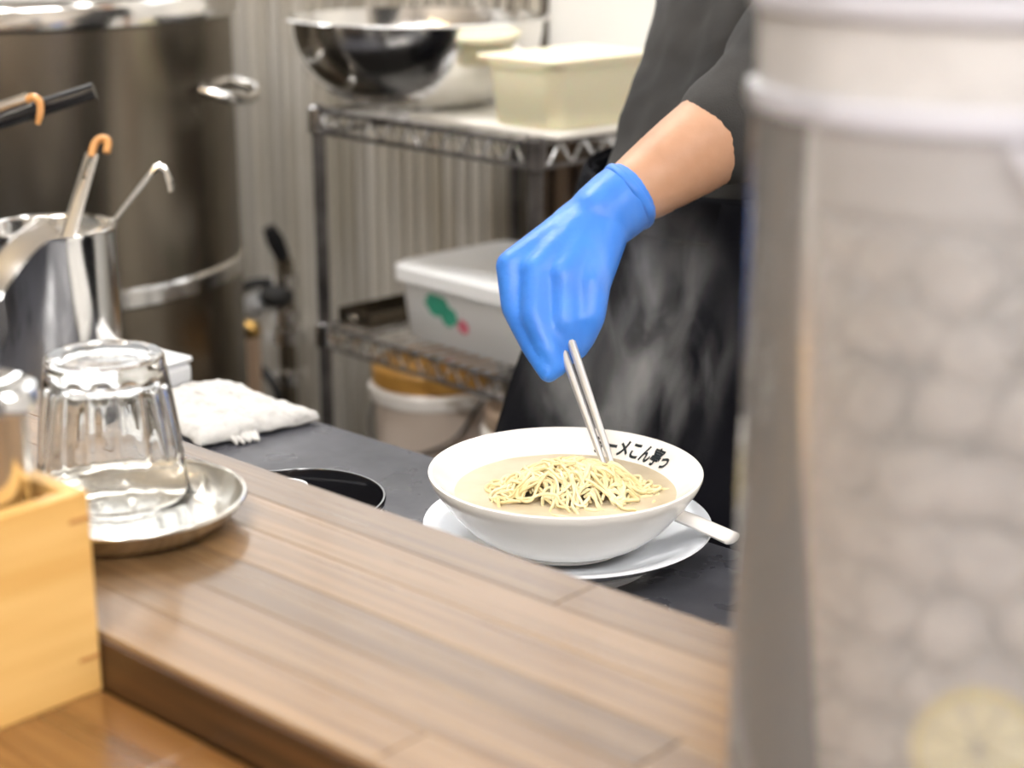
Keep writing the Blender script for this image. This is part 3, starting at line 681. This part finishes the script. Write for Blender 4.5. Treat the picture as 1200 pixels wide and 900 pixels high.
for hx, hy, z in ((.001, .001, 0), (.060, .088, 0), (.063, .092, .004), (.069, .099, .078), (.072, .102, .079), (.072, .102, .083), (.066, .096, .083), (.060, .089, .006), (.001, .001, .005)): rows.append(rr_rect(hx, hy, min(.03, hx * .9), z))
tb.quadgrid(rows, close_u=True); tb.build('body', M['cream'], ct, angle=50)
MB().box((0, 0, .0875), (.146, .206, .008)).build('lid', M['cream'], ct, bevel=.003)
# on the middle shelf
sb = empty('storage_box', (-1.590, 1.785, T2 - .0), R(-4)); tag(sb, 'white plastic storage box with lid and green print on the middle shelf', 'box')
tb = MB(); rows = []
for hx, hy, z in ((.001, .001, 0), (.150, .100, 0), (.156, .106, .006), (.166, .114, .098), (.160, .108, .098), (.150, .100, .008), (.001, .001, .007)): rows.append(rr_rect(hx, hy, min(.025, hx * .9), z))
tb.quadgrid(rows, close_u=True); tb.build('body', M['wplastic'], sb, angle=50)
tb = MB(); rows = []
for hx, hy, z in ((.001, .001, .112), (.160, .108, .112), (.166, .114, .113), (.173, .121, .108), (.173, .121, .088), (.170, .118, .088), (.168, .116, .104), (.001, .001, .104)): rows.append(rr_rect(hx, hy, min(.028, hx * .9), z))
tb.quadgrid(rows, close_u=True); tb.build('lid', M['lidw'], sb, angle=50)
def blot(name, cx, cz, rx, rz_, m, seed):
    rn = random.Random(seed); f = MB(); n = 22
    lo = [Vector((cx + rx * math.cos(2 * math.pi * k / n) * (.75 + .3 * rn.random()), -.1140 + .082 * (.098 - cz) * 1.0 - .0 , cz + rz_ * math.sin(2 * math.pi * k / n) * (.75 + .3 * rn.random()))) for k in range(n)]
    for v in lo: v.y = -(.106 + .008 * (v.z - .006) / .092) - .0008
    f.v += [tuple(v) for v in lo]; f.f.append(tuple(range(n))); return f.build(name, m, sb, smooth=False)
blot('printed_leaf', -.075, .062, .028, .020, M['green'], 1); blot('printed_leaf', -.050, .050, .020, .016, M['green'], 3); blot('printed_blossom', -.022, .040, .013, .011, M['pink'], 2)
ty = empty('flat_tray', (-1.845, 1.835, T2), R(-4)); tag(ty, 'shallow grey tray on the middle shelf left of the white box', 'tray')
MB().box((0, 0, .003), (.075, .30, .006)).build('tray_floor', M['steel_b'], ty)
for sx in (-1, 1): MB().box((sx * .036, 0, .012), (.003, .30, .02)).build('tray_side', M['steel_b'], ty)
for sy in (-1, 1): MB().box((0, sy * .149, .012), (.075, .003, .02)).build('tray_side', M['steel_b'], ty)
cr = empty('slatted_crate', (-1.60, 1.985, T2), R(-4)); tag(cr, 'dark slatted wooden crate behind the white storage box', 'crate')
MB().box((0, .04, .13), (.36, .012, .26)).build('back_board', M['crate'], cr, smooth=False)
for k in range(8): MB().box((-.158 + .045 * k, .012, .13), (.030, .014, .26)).build('slat', M['crate2'] if k % 2 else M['crate'], cr, smooth=False, bevel=.002)
for z in (.012, .248): MB().box((0, .026, z), (.36, .016, .02)).build('rail', M['crate'], cr, smooth=False)
# buckets on the low shelf
def bucket(loc, r, h, mbody, mlid, label, name='bucket'):
    b = empty(name, loc); tag(b, label, 'bucket', 'buckets on the low shelf')
    MB().lathe([(0, 0), (r * .84, 0), (r * .86, .004), (r * .97, h - .045), (r * .95, h - .045), (r * .84, .006), (0, .005)], 48).build('body', mbody, b)
    MB().lathe([(r * .965, h - .055), (r * 1.04, h - .053), (r * 1.05, h - .035), (r * .97, h - .030)], 48).build('rim', M['bucketw'], b)
    MB().lathe([(r * .97, h - .031), (r * 1.0, h - .028), (r * 1.0, h - .004), (r * .96, h), (0, h)], 48).build('lid', mlid, b)
    MB().tube(spline([(-r * 1.04, 0, h - .044), (-r * .9, -r * .62, h - .10), (0, -r * 1.08, h - .13), (r * .9, -r * .62, h - .10), (r * 1.04, 0, h - .044)], 5), .003, 6).build('bail', M['steel_dark'], b)
bucket((-1.775, 1.775, T3), .096, .272, M['bucket'], M['ochre'], 'pale plastic bucket with ochre lid and white rim on the low shelf')
bucket((-1.555, 1.785, T3), .092, .245, M['bucket2'], M['bucket2'], 'brown plastic bucket on the low shelf, nearer the cook')

# ------------------------------------------------------------------ pipes by the corrugated sheet
sp2 = empty('standpipe', (-2.308, 1.85, 0)); tag(sp2, 'tan standpipe with a round brass cap beside the stock pot', 'pipe')
MB().tube([(0, 0, 0), (0, 0, .625)], .0155, 16).build('pipe', M['copper'], sp2)
MB().ellipsoid((0, 0, .635), .019, .019, .019).build('cap', M['brass'], sp2)
MB().lathe([(.016, .0), (.03, .0), (.03, .008), (.016, .01)], 20).build('foot_flange', M['copper'], sp2)
gv = empty('gas_valve', (-2.345, 1.962, 0)); tag(gv, 'chrome gas valve with black lever and coupling on a wall pipe', 'valve')
MB().tube([(0, 0, 0), (0, 0, .74)], .017, 16).build('riser', M['steel_b'], gv)
for z, r in ((.60, .036), (.635, .028), (.52, .030), (.70, .026)): MB().lathe([(.015, z - .014), (r, z - .012), (r, z + .012), (.015, z + .014)], 12).build('coupling', M['chrome'], gv)
MB().tube([(0, 0, .74), (-.01, -.01, .775), (-.015, -.02, .80)], [.014, .017, .012], 10).build('lever', M['black_pl'], gv)
MB().tube(spline([(0, -.01, .70), (-.05, -.05, .69), (-.075, -.06, .64), (-.06, -.05, .56), (.03, -.05, .50), (.02, -.04, .3)], 6), .009, 10).build('hose', M['black_pl'], gv)
MB().ellipsoid((.0, -.02, .675), .034, .030, .022).build('regulator', M['iron'], gv)
MB().tube([(-.03, -.03, .665), (-.06, -.03, .645)], .022, 12).build('side_knob', M['lidw'], gv)

# ------------------------------------------------------------------ the cook
pr = empty('person', (-.93, 1.40, 0)); tag(pr, 'cook in charcoal shirt, black apron and blue glove stirring noodles with chopsticks', 'person')
PO = Vector(pr.location)
def rel(mb): mb.v = [tuple(Vector(v) - PO) for v in mb.v]; return mb
hips = at(805, 480, 1.70); chest = at(930, 0, 1.73)
spine_d = (chest - hips)
def spine(z): return hips + spine_d * ((z - hips.z) / spine_d.z)
elb = at(905, 113, 1.475); wri = at(722, 240, 1.425); sho = spine(1.45) - FH * .13 + RT * .03
neck = spine(1.50); headc = spine(1.52); headc = headc + UPV * .14 - RT * .03
# rings: (z, half depth along RT, half width along FH)
TOR = [(.86, .150, .185), (.95, .148, .185), (1.05, .140, .170), (1.15, .134, .170), (1.25, .134, .185), (1.35, .132, .200), (1.42, .112, .195), (1.47, .075, .13), (1.51, .056, .062)]
def rings(rows_, grow, n=48, fold=0, zoff=0):
    out = []
    for (z, a, b) in rows_:
        c = spine(z); row = []
        for k in range(n):
            t = 2 * math.pi * k / n
            g = grow + fold * noise.noise(Vector((math.cos(t) * 3, math.sin(t) * 3, z * 3.5))) + fold * .6 * noise.noise(Vector((math.cos(t) * 7, math.sin(t) * 7, z * 9)))
            row.append(Vector((c.x, c.y, z)) + RT * (a + g) * math.cos(t) + FH * (b + g) * math.sin(t))
        out.append(row)
    return out
def dens(rows_, n):
    out = []
    for i in range(len(rows_) - 1):
        for k in range(n):
            t = k / n; out.append(tuple(rows_[i][j] * (1 - t) + rows_[i + 1][j] * t for j in range(3)))
    return out + [rows_[-1]]
body = MB()
rr_ = rings(dens(TOR, 3), -.014); b_ = body.quadgrid(rr_, close_u=True)
body.f.append(tuple(b_ + k for k in range(48))); body.f.append(tuple(b_ + (len(rr_) - 1) * 48 + k for k in range(48)))
body.capsule(neck - UPV * .03, headc - UPV * .06, .055, .050)
Mh = Matrix((-RT, -FH, UPV)).transposed()      # local x = facing direction
body.ellipsoid(headc, .098, .076, .122, Mh); body.ellipsoid(headc - RT * .012 - UPV * .05, .075, .058, .075, Mh)
body.capsule(headc - RT * .095 + UPV * .01, headc - RT * .112 - UPV * .022, .010, .014)
for s in (-1, 1): body.ellipsoid(headc + FH * s * .077, .018, .008, .030, Mh)
fa = wri - elb
body.chain([sho, elb, elb + fa * .28, elb + fa * .62, wri], [.050, .040, .0435, .037, .0270])
sh2 = spine(1.44) + FH * .15; el2 = sh2 + RT * .05 - UPV * .28 + FH * .04; wr2 = el2 + RT * .02 - UPV * .22
body.chain([sh2, el2, wr2, wr2 - RT * .05 - UPV * .01], [.052, .043, .028, .026])
hn = wr2 - RT * .05 - UPV * .01
body.capsule(hn, hn - RT * .05, .030, .028)
for s in range(4): body.chain([hn - RT * .06 + FH * (.024 - .016 * s), hn - RT * .10 + FH * (.026 - .017 * s) - UPV * .01, hn - RT * .115 + FH * (.026 - .017 * s) - UPV * .03], [.0095, .009, .008])
body.chain([hn - RT * .02 - FH * .02, hn - RT * .055 - FH * .045 - UPV * .015, hn - RT * .08 - FH * .045 - UPV * .02], [.011, .010, .009])
for s in (-1, 1):
    hp_ = spine(.90) + FH * s * .085; hp_.z = .90; an = Vector((hp_.x, hp_.y, .09)); kn = (hp_ + an) * .5 - RT * .02
    body.chain([hp_, kn, an], [.085, .058, .042]); body.chain([an - UPV * .04 + RT * .03, an - UPV * .05 - RT * .13], [.036, .034])
bo = blob(rel(body), 'body', M['skin'], pr, .0085, 6)
bo['label'] = 'bare forearm and body under the clothes'
# face, hair
fc = MB()
for s in (-1, 1): fc.ellipsoid(headc - RT * .088 + FH * s * .031 + UPV * .012, .008, .014, .007, Mh)
rel(fc).build('eyes', M['white_en'], pr)
fc = MB()
for s in (-1, 1): fc.ellipsoid(headc - RT * .0945 + FH * s * .031 + UPV * .012, .003, .0055, .0055, Mh)
rel(fc).build('irises', M['ink'], pr)
rel(MB().ellipsoid(headc - RT * .082 - UPV * .055, .008, .022, .007, Mh)).build('mouth', mat('lip', (.5, .2, .16), rough=.5), pr)
hr = MB(); hr.ellipsoid(headc + RT * .018 + UPV * .028, .098, .086, .112, Mh); blob(rel(hr), 'hair', M['hair'], pr, .008, 3)
# trousers and shoes
tr_ = MB()
for s in (-1, 1):
    hp_ = spine(.90) + FH * s * .085; hp_.z = .90; an = Vector((hp_.x, hp_.y, .09)); kn = (hp_ + an) * .5 - RT * .02
    tr_.chain([hp_ + UPV * .05, kn, an], [.098, .074, .066])
blob(rel(tr_), 'trousers', M['trouser'], pr, .014, 5)
for s in (-1, 1):
    hp_ = spine(.90) + FH * s * .085; an = Vector((hp_.x, hp_.y, .09))
    blob(rel(MB().chain([an - UPV * .044 + RT * .03, an - UPV * .046 - RT * .13], [.046, .043])), 'shoe', M['black_pl'], pr, .009, 4)
# shirt: trunk and sleeves as one cloth
st = MB(); rr_ = rings(dens(TOR[:-1], 5), .006, 64, fold=.010)
b_ = st.quadgrid(rr_, close_u=True); st.f.append(tuple(b_ + k for k in range(64))); st.f.append(tuple(b_ + (len(rr_) - 1) * 64 + k for k in range(64)))
cuff = elb + fa * .30
st.chain([sho + UPV * .005, sho * .5 + elb * .5 + RT * .008, elb + RT * .006, cuff], [.068, .062, .057, .0485])
st.chain([sh2, sh2 * .4 + el2 * .6], [.072, .064])
so_ = blob(rel(st), 'shirt', M['shirt'], pr, .0075, 5)
ds = so_.modifiers.new('folds', 'DISPLACE'); tx = D.textures.new('cloth_folds', 'CLOUDS'); tx.noise_scale = .07; ds.texture = tx; ds.strength = .014; ds.mid_level = .5
# apron
AP = [(.48, .190, .215), (.62, .186, .212), (.76, .180, .208), (.88, .172, .204), (.98, .163, .200), (1.06, .156, .190), (1.12, .151, .186)]
ap = MB(); rr_ = rings(dens(AP, 5), .008, 72, fold=.016); ap.quadgrid(rr_, close_u=True)
apo = rel(ap).build('apron', M['apron'], pr, angle=80); apo.modifiers.new('solid', 'SOLIDIFY').thickness = .003
bl = MB(); rr_ = rings([(1.085, .157, .192), (1.09, .160, .195), (1.12, .158, .193), (1.125, .155, .190)], .010, 64); bl.quadgrid(rr_, close_u=True)
ao = rel(bl).build('apron_band', M['apron'], pr); ao.modifiers.new('solid', 'SOLIDIFY').thickness = .003
# glove: one surface with five fingers closed on the chopsticks
gl = MB()
W1 = at(706, 254, 1.420); W0 = wri
K = [at(601, 312, 1.405), at(632, 318, 1.392), at(664, 326, 1.384), at(696, 334, 1.380)]
gl.chain([wri - fa * .045, W1], [.0312, .0298])
for k, r in zip(K, (.0145, .0155, .0155, .0140)): gl.chain([W1 + (k - W1) * .12, k], [.0255, r])
gl.chain([W1 + (K[0] - W1) * .25 + FH * .006, K[0] * .55 + W1 * .45], [.025, .018])
gl.chain([K[0], at(606, 360, 1.398), at(628, 408, 1.380), at(643, 437, 1.366)], [.0142, .0134, .0112, .0084])
gl.chain([K[1], at(630, 372, 1.378), at(645, 412, 1.368), at(653, 430, 1.366)], [.0150, .0138, .0112, .0086])
gl.chain([K[2], at(664, 378, 1.372), at(667, 400, 1.374), at(668, 416, 1.376)], [.0148, .0130, .0106, .0084])
gl.chain([K[3], at(692, 372, 1.374), at(684, 396, 1.378), at(678, 410, 1.382)], [.0140, .0122, .0100, .0080])
gl.chain([at(690, 285, 1.430), at(660, 350, 1.425), at(646, 398, 1.405), at(650, 425, 1.388)], [.020, .0145, .0118, .0095])
go = blob(rel(gl), 'glove', M['glove'], pr, .0021, 14, .5); go['label'] = 'blue disposable glove closed on the chopsticks'
cd = (elb - wri).normalized(); c1 = cd.cross(UPV).normalized(); c2 = cd.cross(c1); cf = MB(); rows = []
for t, r in ((.004, .0298), (.0065, .0312), (.009, .0316), (.0115, .0310), (.0125, .0296), (.010, .0288)):
    rows.append([W0 + cd * (t + .003 + .002 * math.sin(2 * math.pi * k / 40 * 2)) + c1 * r * math.cos(2 * math.pi * k / 40) * (1 + .03 * math.sin(k * .9)) + c2 * r * math.sin(2 * math.pi * k / 40) for k in range(40)])
cf.quadgrid(rows, close_u=True); cfo = rel(cf).build('cuff', M['glove'], go, angle=80); cfo.modifiers.new('solid', 'SOLIDIFY').thickness = .0012

# ------------------------------------------------------------------ steam over the bowl
sm = D.materials.new('steam'); sm.use_nodes = True; nt = sm.node_tree; nt.nodes.clear(); L = nt.links.new
out = nt.nodes.new('ShaderNodeOutputMaterial'); pv = nt.nodes.new('ShaderNodeVolumeScatter'); pv.inputs['Color'].default_value = (.97, .97, .97, 1); pv.inputs['Anisotropy'].default_value = .2
tcn = nt.nodes.new('ShaderNodeTexCoord'); nz = nt.nodes.new('ShaderNodeTexNoise'); nz.inputs['Scale'].default_value = 1.7; nz.inputs['Detail'].default_value = 4; nz.inputs['Distortion'].default_value = 1.2
mp = nt.nodes.new('ShaderNodeMapping'); mp.inputs['Scale'].default_value = (1, 1, .75); L(tcn.outputs['Object'], mp.inputs[0]); L(mp.outputs[0], nz.inputs[0])
ln = nt.nodes.new('ShaderNodeVectorMath'); ln.operation = 'LENGTH'; L(tcn.outputs['Object'], ln.inputs[0])
fo = nt.nodes.new('ShaderNodeMapRange'); fo.inputs[1].default_value = .25; fo.inputs[2].default_value = 1.0; fo.inputs[3].default_value = 1; fo.inputs[4].default_value = 0; fo.interpolation_type = 'SMOOTHSTEP'; L(ln.outputs['Value'], fo.inputs[0])
nr = nt.nodes.new('ShaderNodeMapRange'); nr.inputs[1].default_value = .50; nr.inputs[2].default_value = .72; nr.inputs[3].default_value = .0; nr.inputs[4].default_value = 1; L(nz.outputs[0], nr.inputs[0])
m1 = nt.nodes.new('ShaderNodeMath'); m1.operation = 'MULTIPLY'; L(fo.outputs[0], m1.inputs[0]); L(nr.outputs[0], m1.inputs[1])
m2 = nt.nodes.new('ShaderNodeMath'); m2.operation = 'MULTIPLY'; m2.inputs[1].default_value = 21; L(m1.outputs[0], m2.inputs[0]); L(m2.outputs[0], pv.inputs['Density']); L(pv.outputs[0], out.inputs['Volume'])
pc_ = at(732, 400, 1.41)
se = MB().ellipsoid((0, 0, 0), 1, 1, 1, n=24).build('steam', sm, None, loc=pc_); se.scale = (.105, .08, .165); se.rotation_euler = (0, 0, R(42.3))
tag(se, 'thin white steam rising from the hot ramen bowl', 'steam', kind='stuff')
